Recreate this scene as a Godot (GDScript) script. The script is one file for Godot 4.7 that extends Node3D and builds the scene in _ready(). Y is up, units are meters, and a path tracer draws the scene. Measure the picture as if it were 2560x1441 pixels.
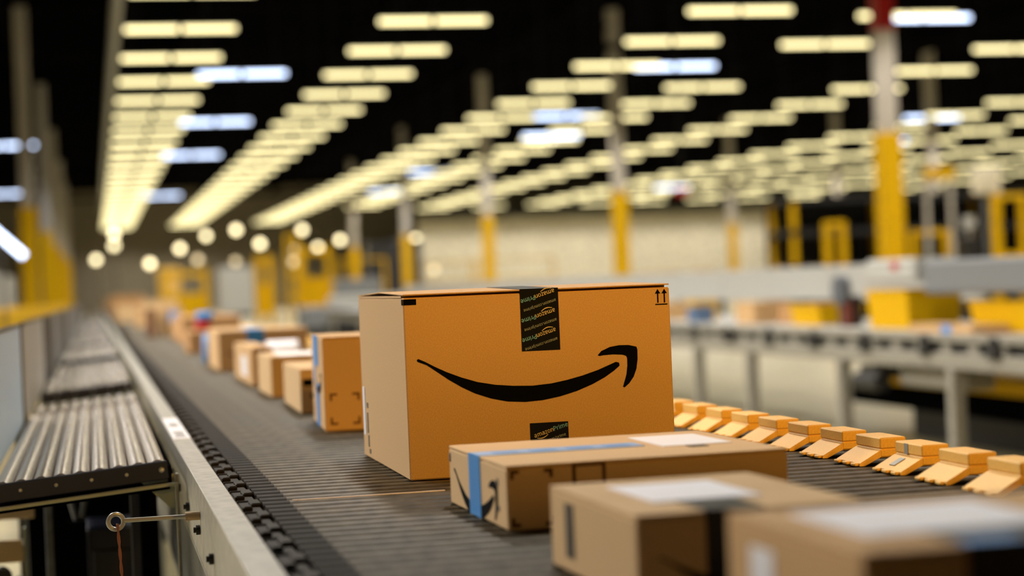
extends Node3D
# A parcel hall: a long sorter carries cartons away from the camera. y up, metres, the sorter runs along -z.

const EYE := Vector3(0, 1.15, 0)
const DECK := 0.88            # top of the sorter slats
const PITCH := 0.135          # slat spacing
var M := {}
var used := {}

# ------------------------------------------------------------------ mesh helpers
func S() -> SurfaceTool:
	var st := SurfaceTool.new()
	st.begin(Mesh.PRIMITIVE_TRIANGLES)
	return st

func tri(st: SurfaceTool, a: Vector3, b: Vector3, c: Vector3, na := Vector3.ZERO, nb := Vector3.ZERO, nc := Vector3.ZERO) -> void:
	# a b c counter-clockwise from outside; written clockwise for Godot
	var n := (b - a).cross(c - a).normalized()
	st.set_normal(na if na != Vector3.ZERO else n); st.add_vertex(a)
	st.set_normal(nc if nc != Vector3.ZERO else n); st.add_vertex(c)
	st.set_normal(nb if nb != Vector3.ZERO else n); st.add_vertex(b)

func quad(st: SurfaceTool, a: Vector3, b: Vector3, c: Vector3, d: Vector3) -> void:
	tri(st, a, b, c)
	tri(st, a, c, d)

func bx(st: SurfaceTool, c: Vector3, s: Vector3, bev := 0.0, turn := Basis()) -> void:
	# chamfered box
	var h := s * 0.5
	var e := minf(bev, minf(h.x, minf(h.y, h.z)) * 0.9)
	var P := func(x: float, y: float, z: float) -> Vector3: return c + turn * Vector3(x, y, z)
	for ax in 3:
		for sg in [-1.0, 1.0]:
			var u := (ax + 1) % 3
			var v := (ax + 2) % 3
			var pts := []
			for k in [[-1, -1], [1, -1], [1, 1], [-1, 1]]:
				var p := Vector3.ZERO
				p[ax] = h[ax] * sg
				p[u] = (h[u] - e) * k[0]
				p[v] = (h[v] - e) * k[1]
				pts.append(c + turn * p)
			if sg < 0:
				pts.reverse()
			quad(st, pts[0], pts[1], pts[2], pts[3])
	if e <= 0.0:
		return
	for ax in 3:                       # twelve edges
		var u := (ax + 1) % 3
		var v := (ax + 2) % 3
		for su in [-1.0, 1.0]:
			for sv in [-1.0, 1.0]:
				var q := []
				for k in [[-1, 0], [1, 0], [1, 1], [-1, 1]]:
					var p := Vector3.ZERO
					p[ax] = (h[ax] - e) * k[0]
					p[u] = su * (h[u] - (e if k[1] else 0.0))
					p[v] = sv * (h[v] - (0.0 if k[1] else e))
					q.append(c + turn * p)
				if su * sv < 0:
					q.reverse()
				quad(st, q[0], q[1], q[2], q[3])
	for sx in [-1.0, 1.0]:
		for sy in [-1.0, 1.0]:
			for sz in [-1.0, 1.0]:
				var a: Vector3 = P.call(sx * h.x, sy * (h.y - e), sz * (h.z - e))
				var b: Vector3 = P.call(sx * (h.x - e), sy * h.y, sz * (h.z - e))
				var d: Vector3 = P.call(sx * (h.x - e), sy * (h.y - e), sz * h.z)
				if sx * sy * sz > 0:
					tri(st, a, b, d)
				else:
					tri(st, a, d, b)

func frame_of(d: Vector3) -> Basis:
	var z := d.normalized()
	var x := (Vector3.UP if absf(z.y) < 0.9 else Vector3.RIGHT).cross(z).normalized()
	return Basis(x, z.cross(x), z)

func tube(st: SurfaceTool, a: Vector3, b: Vector3, r0: float, r1 := -1.0, n := 12) -> void:
	if r1 < 0:
		r1 = r0
	var f := frame_of(b - a)
	for i in n:
		var t0 := TAU * i / n
		var t1 := TAU * (i + 1) / n
		var d0 := f.x * cos(t0) + f.y * sin(t0)
		var d1 := f.x * cos(t1) + f.y * sin(t1)
		tri(st, a + d0 * r0, a + d1 * r0, b + d1 * r1, d0, d1, d1)
		tri(st, a + d0 * r0, b + d1 * r1, b + d0 * r1, d0, d1, d0)
		tri(st, a, a + d1 * r0, a + d0 * r0)
		tri(st, b, b + d0 * r1, b + d1 * r1)

func ring(st: SurfaceTool, c: Vector3, axis: Vector3, R: float, r: float, n := 24, m := 10) -> void:
	var f := frame_of(axis)
	var P := func(i: int, j: int) -> Array:
		var t := TAU * i / n
		var s := TAU * j / m
		var o := f.x * cos(t) + f.y * sin(t)
		var nn := o * cos(s) + f.z * sin(s)
		return [c + o * R + nn * r, nn]
	for i in n:
		for j in m:
			var a: Array = P.call(i, j); var b: Array = P.call(i + 1, j); var d: Array = P.call(i + 1, j + 1); var e: Array = P.call(i, j + 1)
			tri(st, a[0], b[0], d[0], a[1], b[1], d[1])
			tri(st, a[0], d[0], e[0], a[1], d[1], e[1])

func ball(st: SurfaceTool, c: Vector3, r: Vector3, n := 14) -> void:
	var P := func(i: int, j: int) -> Vector3:
		var t := TAU * i / n
		var s := PI * j / (n / 2) - PI / 2
		return Vector3(cos(s) * cos(t), sin(s), cos(s) * sin(t))
	for i in n:
		for j in n / 2:
			var a: Vector3 = P.call(i, j); var b: Vector3 = P.call(i, j + 1); var d: Vector3 = P.call(i + 1, j + 1); var e: Vector3 = P.call(i + 1, j)
			if j > 0: tri(st, c + a * r, c + d * r, c + e * r, a, d, e)
			if j < n / 2 - 1 or true: tri(st, c + a * r, c + b * r, c + d * r, a, b, d)

func prism(st: SurfaceTool, poly: PackedVector2Array, depth: float, at: Transform3D) -> void:
	# outline in the x-y plane of «at», from z = 0 to z = depth
	var p := poly
	if Geometry2D.is_polygon_clockwise(p):
		p = p.duplicate()
		p.reverse()
	var idx := Geometry2D.triangulate_polygon(p)
	var up := Vector3(0, 0, depth)
	for i in range(0, idx.size(), 3):
		var t := [p[idx[i]], p[idx[i + 1]], p[idx[i + 2]]]
		if (t[1] - t[0]).cross(t[2] - t[0]) < 0:
			t.reverse()
		var q := t.map(func(v): return Vector3(v.x, v.y, 0))
		tri(st, at * (q[0] + up), at * (q[1] + up), at * (q[2] + up))
		tri(st, at * q[0], at * q[2], at * q[1])
	for i in p.size():
		var a := Vector3(p[i].x, p[i].y, 0)
		var n: Vector2 = p[(i + 1) % p.size()]
		var b := Vector3(n.x, n.y, 0)
		quad(st, at * a, at * b, at * (b + up), at * (a + up))

func rect(x0: float, y0: float, x1: float, y1: float) -> PackedVector2Array:
	return PackedVector2Array([Vector2(x0, y0), Vector2(x1, y0), Vector2(x1, y1), Vector2(x0, y1)])

func poly(a: Array) -> PackedVector2Array:
	var p := PackedVector2Array()
	for i in range(0, a.size(), 2):
		p.append(Vector2(a[i], a[i + 1]))
	return p

# ------------------------------------------------------------------ object helpers
func numbered(called: String) -> String:
	var n: int = used.get(called, 0)
	used[called] = n + 1
	return called if n == 0 else "%s_%03d" % [called, n]

func tag(o: Node, label: String, category: String, group := "") -> Node:
	o.set_meta("label", label)
	o.set_meta("category", category)
	if group:
		o.set_meta("group", group)
	return o

func thing(called: String, label: String, category: String, at := Vector3.ZERO, turn := 0.0, group := "") -> Node3D:
	var o := Node3D.new()
	o.name = numbered(called)
	add_child(o)
	o.position = at
	o.rotation.y = turn
	tag(o, label, category, group)
	return o

func obj(called: String, shape, m: Material, parent: Node = self) -> MeshInstance3D:
	var o := MeshInstance3D.new()
	o.name = numbered(called) if parent == self else called
	o.mesh = shape.commit() if shape is SurfaceTool else shape
	o.material_override = m
	parent.add_child(o, true)
	return o

func struct(called: String, shape, m: Material) -> MeshInstance3D:
	var o := obj(called, shape, m)
	o.set_meta("kind", "structure")
	return o

func copy(o: Node3D, at: Vector3, label := "", group := "", turn := 0.0) -> Node3D:
	var base := String(o.name).rstrip("0123456789").trim_suffix("_")
	var r: Node3D = o.duplicate()
	r.name = numbered(base)
	add_child(r)
	r.position = at
	r.rotation.y = turn
	if label: r.set_meta("label", label)
	if group: r.set_meta("group", group)
	return r

# ------------------------------------------------------------------ materials
func noise(freq: float, lo: float, hi: float, octaves := 4, seed_ := 1, size := 512) -> NoiseTexture2D:
	var f := FastNoiseLite.new()
	f.noise_type = FastNoiseLite.TYPE_SIMPLEX_SMOOTH
	f.frequency = freq
	f.fractal_octaves = octaves
	f.seed = seed_
	var t := NoiseTexture2D.new()
	t.width = size; t.height = size
	t.seamless = true
	t.noise = f
	var g := Gradient.new()
	g.set_color(0, Color(lo, lo, lo)); g.set_color(1, Color(hi, hi, hi))
	t.color_ramp = g
	return t

func mat(called: String, c: Color, rough := 0.6, metal := 0.0, tex: Texture2D = null, scale := 1.0) -> StandardMaterial3D:
	var m := StandardMaterial3D.new()
	m.resource_name = called
	m.albedo_color = c
	m.roughness = rough
	m.metallic = metal
	if tex:
		m.albedo_texture = tex
		m.uv1_triplanar = true
		m.uv1_scale = Vector3.ONE * scale
	M[called] = m
	return m

func glow(called: String, c: Color, energy: float) -> void:
	var m := mat(called, c, 0.5)
	m.emission_enabled = true
	m.emission = c
	m.emission_energy_multiplier = energy

func rgb(r: int, g: int, b: int) -> Color:
	return Color(r / 255.0, g / 255.0, b / 255.0)

func make_materials() -> void:
	var fiber := noise(0.05, 0.90, 1.0, 5, 3)
	var mottle := noise(0.012, 0.78, 1.0, 5, 7)
	var streak := noise(0.02, 0.6, 1.0, 4, 9)
	mat("card", rgb(208, 168, 116), 0.85, 0.0, fiber, 14.0)
	mat("card_pale", rgb(216, 180, 130), 0.85, 0.0, fiber, 14.0)
	mat("card_dark", rgb(186, 140, 88), 0.88, 0.0, fiber, 14.0)
	mat("ink", rgb(6, 6, 7), 0.8).metallic_specular = 0.15
	mat("ink_brown", rgb(92, 55, 24), 0.8)
	mat("umber", rgb(104, 66, 36), 0.9)
	mat("ink_grey", rgb(96, 88, 74), 0.8)
	mat("tape_black", rgb(8, 10, 17), 0.32).metallic_specular = 0.3
	mat("tape_blue", rgb(46, 138, 214), 0.35)
	mat("tape_pale_blue", rgb(120, 165, 220), 0.4)
	mat("text_teal", rgb(120, 195, 255), 0.5)
	mat("text_cream", rgb(225, 205, 170), 0.5)
	mat("text_grey", rgb(150, 165, 180), 0.5)
	mat("paper", rgb(238, 238, 244), 0.45)
	mat("slat", rgb(96, 86, 66), 0.5, 0.15, streak, 3.0).metallic_specular = 0.25
	mat("slat_bright", rgb(205, 200, 190), 0.3, 0.8, streak, 3.0)
	mat("white_line", rgb(235, 225, 215), 0.5)
	mat("dark_plastic_and_shade", rgb(38, 33, 26), 0.6).metallic_specular = 0.2
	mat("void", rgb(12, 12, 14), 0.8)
	mat("shoe", rgb(246, 196, 100), 0.55, 0.0, fiber, 9.0)
	mat("grey_tape", rgb(150, 150, 140), 0.5)
	mat("galv", rgb(172, 168, 156), 0.5, 0.35, mottle, 4.0)
	mat("galv_dark", rgb(116, 122, 130), 0.5, 0.4, mottle, 4.0)
	mat("steel", rgb(190, 190, 186), 0.35, 0.5)
	mat("roller", rgb(206, 198, 190), 0.27, 0.88)
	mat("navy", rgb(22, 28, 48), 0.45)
	mat("grey_green", rgb(150, 156, 138), 0.55)
	mat("blue_panel", rgb(186, 220, 252), 0.35)
	mat("white_panel", rgb(178, 178, 172), 0.5)
	mat("grey_panel", rgb(118, 121, 124), 0.5)
	mat("yellow", rgb(212, 166, 0), 0.65).metallic_specular = 0.25
	mat("column_white", rgb(180, 172, 158), 0.6)
	mat("red", rgb(176, 12, 16), 0.5)
	mat("cord", rgb(156, 100, 84), 0.6)
	mat("wood", rgb(196, 168, 128), 0.7)
	mat("dark_metal", rgb(38, 38, 38), 0.5, 0.3)
	mat("blue_grey", rgb(92, 116, 150), 0.5)
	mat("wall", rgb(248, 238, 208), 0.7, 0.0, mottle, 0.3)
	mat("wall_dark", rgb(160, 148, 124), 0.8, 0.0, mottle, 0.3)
	mat("ceiling", rgb(7, 7, 9), 0.9)
	mat("joist", rgb(18, 17, 18), 0.7)
	var fl := mat("floor", rgb(182, 172, 134), 0.38, 0.0, mottle, 0.25)
	fl.roughness_texture = mottle
	glow("tube_warm", Color(1.0, 0.94, 0.70), 3.0)
	glow("tube_cool", Color(0.80, 0.87, 1.0), 5.0)
	glow("bulb_warm", Color(1.0, 0.94, 0.74), 4.5)
	glow("bulb_dim", Color(1.0, 0.92, 0.74), 1.2)
	glow("tube_amber", Color(1.0, 0.62, 0.22), 3.0)
	mat("housing", rgb(60, 58, 54), 0.6)
	for k in ["ceiling", "joist", "void", "housing"]:
		M[k].specular_mode = BaseMaterial3D.SPECULAR_DISABLED
	for k in ["wall", "wall_dark", "floor"]:
		M[k].uv1_world_triplanar = true

# ------------------------------------------------------------------ scene
func _ready() -> void:
	# camera: the view runs a little to the right of the sorter, rolled 2.4 degrees
	var cam := Camera3D.new()
	cam.name = "camera"
	add_child(cam)
	var fwd := Vector3(-1045, -29.5, -4800).normalized()          # the sorter's direction seen by the camera
	var up := Vector3(-0.042, 1, 0)
	up = (up - fwd * up.dot(fwd)).normalized()
	var right := fwd.cross(up)
	cam.transform = Transform3D(Basis(Vector3(right.x, up.x, -fwd.x), Vector3(right.y, up.y, -fwd.y), Vector3(right.z, up.z, -fwd.z)), EYE)
	cam.near = 0.05
	cam.far = 400.0
	var lens := CameraAttributesPhysical.new()
	lens.frustum_focal_length = 79.94
	lens.frustum_near = 0.05
	lens.frustum_far = 400.0
	lens.frustum_focus_distance = 2.72
	lens.exposure_aperture = 3.4
	cam.attributes = lens
	cam.fov = rad_to_deg(2.0 * atan(720.5 / 4800.0))
	cam.current = true

	var we := WorldEnvironment.new()
	we.name = "world_environment"
	var e := Environment.new()
	e.background_mode = Environment.BG_COLOR
	e.background_color = Color(0.0, 0.0, 0.0)
	e.tonemap_mode = Environment.TONE_MAPPER_LINEAR
	e.tonemap_exposure = 1.0
	e.sdfgi_enabled = true
	e.ssao_enabled = true
	e.ssil_enabled = true
	we.environment = e
	add_child(we)

	make_materials()
	build_hall()
	build_lights(11.5, 27.0)        # energy of one ceiling light, of one added amber lamp behind the camera
	build_columns()
	build_sorter()
	build_arch()
	build_cartons()
	build_trays()
	build_left_side()
	build_right_line()
	build_background()

# ------------------------------------------------------------------ the hall
func build_hall() -> void:
	var st := S(); bx(st, Vector3(28, -0.1, -65), Vector3(86, 0.2, 180)); struct("floor", st, M.floor)
	st = S(); bx(st, Vector3(28, 9.1, -65), Vector3(86, 0.2, 180))
	var ce := struct("ceiling", st, M.ceiling)
	for k in 8:                                # girders over each line of columns
		st = S()
		var z := 4.0 - 18.5 * k
		bx(st, Vector3(28, 8.85, z), Vector3(85, 0.18, 0.22)); bx(st, Vector3(28, 7.55, z), Vector3(85, 0.16, 0.2))
		for i in 28:
			var x := -13.5 + 3.0 * i
			tube(st, Vector3(x, 7.6, z), Vector3(x + 1.5, 8.8, z), 0.05, 0.05, 6); tube(st, Vector3(x + 1.5, 8.8, z), Vector3(x + 3.0, 7.6, z), 0.05, 0.05, 6)
		obj("girder", st, M.joist, ce)
	for k in 17:
		st = S(); bx(st, Vector3(-12.0 + 5.0 * k, 8.6, -65), Vector3(0.12, 0.35, 176)); obj("joist", st, M.joist, ce)
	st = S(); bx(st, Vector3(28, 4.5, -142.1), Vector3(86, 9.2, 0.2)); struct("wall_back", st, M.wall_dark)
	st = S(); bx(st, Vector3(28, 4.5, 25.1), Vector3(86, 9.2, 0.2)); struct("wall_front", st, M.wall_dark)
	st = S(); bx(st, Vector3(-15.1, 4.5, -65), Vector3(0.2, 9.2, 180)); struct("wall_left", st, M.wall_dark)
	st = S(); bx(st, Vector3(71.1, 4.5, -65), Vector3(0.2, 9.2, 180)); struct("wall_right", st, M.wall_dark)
	# the pale partition at the far right
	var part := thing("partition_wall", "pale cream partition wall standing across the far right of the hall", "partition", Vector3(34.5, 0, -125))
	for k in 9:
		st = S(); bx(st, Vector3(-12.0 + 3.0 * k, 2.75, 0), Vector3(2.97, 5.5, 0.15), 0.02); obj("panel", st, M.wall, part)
	st = S(); bx(st, Vector3(0, 5.6, 0), Vector3(27.2, 0.2, 0.3)); obj("top_rail", st, M.galv_dark, part)
	# a conduit that runs along the roof beside the first row of lights
	st = S(); tube(st, Vector3(0.7, 7.2, -20), Vector3(0.7, 7.2, -140), 0.12, 0.12, 8)
	tag(obj("cable_conduit", st, M.galv), "grey-brown conduit running under the roof along the left edge of the nearest light row", "conduit")

func make_light(glass: String, color: Color, energy: float, called: String) -> Node3D:
	var o := thing(called, "", "ceiling light")
	var st := S()
	bx(st, Vector3(0, 0.07, 0), Vector3(2.14, 0.05, 0.14), 0.01)
	for s in [-1.0, 1.0]:
		tube(st, Vector3(s * 0.8, 0.09, 0), Vector3(s * 0.8, 2.4, 0), 0.008, 0.008, 5)
	obj("housing", st, M.housing, o)
	st = S(); tube(st, Vector3(-0.49, 0, 0), Vector3(0.49, 0, 0), 0.048, 0.048, 8)
	var lamp := st.commit()
	for s in [-1.0, 1.0]:
		obj("lamp_tube", lamp, M[glass], o).position.x = s * 0.535
	var l := SpotLight3D.new()
	l.name = "lamp_light"
	l.light_color = color
	l.light_energy = energy
	l.light_size = 0.25
	l.spot_angle = 76.0
	l.spot_angle_attenuation = 0.4
	l.spot_range = 60.0
	l.spot_attenuation = 2.0
	l.shadow_enabled = true
	l.position = Vector3(0, -0.08, 0)
	l.rotation.x = -PI / 2
	o.add_child(l)
	return o

func build_lights(energy: float, amber: float) -> void:
	var warm := make_light("tube_warm", Color(1.0, 0.97, 0.93), energy, "ceiling_light")
	var ord := ["first", "second", "third", "fourth", "fifth", "sixth", "seventh", "eighth", "ninth", "tenth"]
	var rows := [[1.79, -36.4], [6.47, -35.7], [12.25, -34.8], [16.07, -35.7], [21.35, -37.1], [28.5, -37.8], [33.0, -36.3], [38.7, -36.0], [44.5, -36.4], [51.0, -36.4]]
	var first := true
	for i in rows.size():
		for k in range(-8, 24):
			var z: float = rows[i][1] - 4.4 * k
			if z > -5.0 or i > 2 and z < -118.5 or i > 3 and z > -14.0 - 6.0 * (i - 3) or i == 3 and k == 2 or i > 2 and z < -121.0 and z > -129.0 or i > 0 and z > -13.0:
				continue
			var at := Vector3(rows[i][0], 6.15, z)
			var which: String = ["nearest one seen", "second one seen", "third one seen", "fourth one seen", "fifth one seen", "sixth one seen", "seventh one seen", "eighth one seen", "ninth one seen", "tenth one seen"][k] if k >= 0 and k < 10 else "small far one" if k >= 10 else "too near to be seen"
			var label: String = "twin-tube ceiling light, %s row right of the sorter, %s" % [ord[i], which]
			var group: String = "ceiling lights of the %s row" % ord[i]
			if first:
				warm.position = at
				tag(warm, label, "ceiling light", group)
				first = false
			else:
				copy(warm, at, label, group)
	for k in 8:  # extra row added to brighten the partition
		copy(warm, Vector3(21.5 + 3.6 * k, 6.15, -121.3), "twin-tube ceiling light added to brighten the pale partition", "ceiling lights added for the pale partition").get_node("lamp_light").light_energy = energy * 1.0
	for k in 10:  # unseen row added to brighten the left columns
		copy(warm, Vector3(-7.5, 6.15, -40.8 - 8.8 * k), "twin-tube ceiling light added unseen to brighten the far left columns", "ceiling lights added for the left columns")
	for x in [-2.6, -5.0, -7.5, -10.0]:  # unseen rows added to light the left sides of the cartons
		for k in 8:
			copy(warm, Vector3(x, 6.15, -6.2 - (2.2 * k if k < 4 else 4.4 * (k - 2))), "twin-tube ceiling light added unseen to light the left carton sides", "added ceiling lights left of the sorter").get_node("lamp_light").light_energy = energy * 0.95
	# cool white ones between the rows
	var cool := make_light("tube_cool", Color(0.85, 0.9, 1.0), energy * 0.5, "cool_ceiling_light")
	var spots := [[3.6, -45.3], [3.75, -57.8], [3.7, -71.2], [3.5, -99.3], [16.1, -66.3], [14.2, -45.3], [33.0, -106.8], [17.1, -37.2], [33.5, -73.3], [28.9, -62.5], [15.15, -85.6], [15.7, -102.3], [-2.7, -64.8], [-3.8, -93.2], [14.7, -58.4]]
	var where := ["between the first two warm rows, nearest of four", "between the first two warm rows, second of four", "between the first two warm rows, third of four", "between the first two warm rows, farthest of four", "broad and bright, left of the middle white column", "beside the fourth row, right of the middle column's top", "with a red sign at its right end, before the pale partition", "just right of the red column top", "lower one right of the red-topped column", "upper one right of the red-topped column, at mid height", "far along over the large carton, upper", "far along over the large carton, lower", "at the left edge above the yellow columns, upper", "at the left edge above the yellow columns, lower", "small, between second and third rows near the middle column"]
	for i in spots.size():
		var at := Vector3(spots[i][0], 6.3, spots[i][1])
		var o := cool if i == 0 else copy(cool, at)
		o.position = at
		tag(o, "cool white ceiling light " + where[i], "ceiling light", "cool white ceiling lights")
	# unseen amber lamps added to warm the camera-facing carton sides
	var am := make_light("tube_amber", Color(1.0, 0.74, 0.30), amber, "added_amber_light")
	first = true
	for x in [1.5, 4.2]:
		for z in [4.6, 6.0]:
			var o := am if first else copy(am, Vector3.ZERO)
			first = false
			o.position = Vector3(x, 5.6, z)
			tag(o, "added amber ceiling lamp, unseen behind the camera", "ceiling light", "added amber lamps behind the camera")
	# bare bulbs low over the far work places
	var bulbs := [[1.25, 4.8], [1.22, 4.13], [0.2, 3.38], [3.16, 3.05], [4.86, 3.84], [6.35, 4.51], [8.05, 4.79], [5.84, 3.17], [7.97, 2.98], [9.37, 3.95], [11.8, 4.66], [12.67, 3.6], [11.41, 3.53], [11.26, 2.85], [13.96, 4.01], [18.03, 3.87], [15.74, 2.22], [19.36, 2.08]]
	for i in bulbs.size():
		var b = bulbs[i]
		var dz := 104.0 + 5.0 * (i % 3)
		var o := thing("task_lamp", "small round task lamp glowing low at the far end of the hall" if not i in [7, 8, 12, 13, 16, 17] else "dim round task lamp low at the far end of the hall", "lamp", Vector3((b[0] + (0.35 if i == 15 else 0.0)) * dz / 110.0, 1.15 + (b[1] - 1.15) * dz / 110.0, -dz), 0.0, "round task lamps at the far end")
		var st := S(); ball(st, Vector3.ZERO, Vector3.ONE * 0.2, 10); obj("lamp_globe", st, M.bulb_dim if i in [7, 8, 12, 13, 16, 17] else M.bulb_warm, o)
		st = S(); tube(st, Vector3(0, -o.position.y, 0), Vector3(0, -0.19, 0), 0.03, 0.02, 6); obj("post", st, M.housing, o)
		var l := OmniLight3D.new(); l.name = "lamp_light"; l.light_color = Color(1, 0.92, 0.75); l.light_energy = 0.6; l.light_size = 0.1; l.omni_range = 60; l.omni_attenuation = 2; l.shadow_enabled = true
		o.add_child(l)
	# a tube light mounted across the aisle at the left edge
	var o2 := thing("strip_lamp", "bright slanting strip lamp beside the yellow columns at the left edge", "lamp", Vector3(-0.85, 1.75, -20))
	var st2 := S(); tube(st2, Vector3(-0.25, 0.28, 0), Vector3(0.18, -0.13, 0), 0.035, 0.035, 10); obj("lamp_tube", st2, M.tube_cool, o2)
	st2 = S(); bx(st2, Vector3(-0.04, 0.10, -0.07), Vector3(0.62, 0.05, 0.05), 0.01, Basis(Vector3.BACK, -0.76)); bx(st2, Vector3(-0.04, -0.85, -0.09), Vector3(0.04, 1.8, 0.04)); obj("bracket", st2, M.housing, o2)

func build_columns() -> void:
	var spots := [
		[14.05, -32.3, "steel column with a red top and yellow guard, nearest one right of the sorter"], [14.4, -51.6, "white steel column with yellow guard, second in the row right of the sorter"], [13.9, -67.5, "white column with yellow guard, third in the row right of the sorter"],
		[14.4, -89.0, "thin white column with yellow guard left of the pale partition, fourth of its row"], [14.9, -111.0, "distant white column with yellow guard, fifth in the row right of the sorter"],
		[30.3, -88.5, "white column with yellow guard standing before the pale partition"], [34.5, -85.3, "white column with yellow guard just left of the big red-topped column"], [28.6, -62.0, "slim white column with yellow guard just right of the big red-topped column"],
		[-1.55, -50.1, "white column with yellow guard, nearest in the row left of the sorter"], [-1.5, -68.0, "white column with yellow guard, second in the row left of the sorter"], [-1.5, -86.0, "white column with yellow guard, third in the row left of the sorter"], [-1.5, -104.5, "white column with yellow guard, fourth in the row left of the sorter"], [-1.5, -123.0, "white column with yellow guard, farthest in the row left of the sorter"]]
	for s in spots:
		var o := thing("building_column", s[2], "column", Vector3(s[0], 0, s[1]), 0.0, "steel columns carrying the roof")
		var st := S(); bx(st, Vector3(0, 6.1, 0), Vector3(0.32, 5.1, 0.32), 0.02); obj("shaft", st, M.column_white, o)
		st = S(); bx(st, Vector3(0, 1.78, 0), Vector3(0.40, 3.54, 0.40), 0.03); obj("guard_sleeve", st, M.yellow, o)
		st = S(); bx(st, Vector3(0, 0.02, 0), Vector3(0.6, 0.04, 0.6)); obj("base_plate", st, M.galv_dark, o)
		if s[0] == 14.05:
			st = S(); bx(st, Vector3(0, 6.2, 0), Vector3(0.345, 1.6, 0.345), 0.02); obj("red_band", st, M.red, o)

# ------------------------------------------------------------------ the sorter
func slat_shape(x0: float, x1: float) -> SurfaceTool:
	var st := S()
	var q := PITCH / 3.0
	# profile across z (as x of the outline) with three rounded ridges
	var o := []
	o.append(Vector2(-0.0655, -0.020))
	o.append(Vector2(0.0655, -0.020)); o.append(Vector2(0.0655, -0.015))
	for k in [1, 0, -1]:
		var c: float = q * k
		for v in [[0.0165, -0.015], [0.0160, -0.0072], [0.0132, -0.0032], [0.0088, -0.0009], [0.0033, 0.0], [-0.0033, 0.0], [-0.0088, -0.0009], [-0.0132, -0.0032], [-0.0160, -0.0072], [-0.0165, -0.015]]:
			o.append(Vector2(c + v[0], v[1]))
	o.append(Vector2(-0.0655, -0.015))
	# the outline's x runs along -z when the prism runs along +x
	prism(st, PackedVector2Array(o), x1 - x0, Transform3D(Basis(Vector3(0, 0, -1), Vector3(0, 1, 0), Vector3(1, 0, 0)), Vector3(x0, 0, 0)))
	return st

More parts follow.
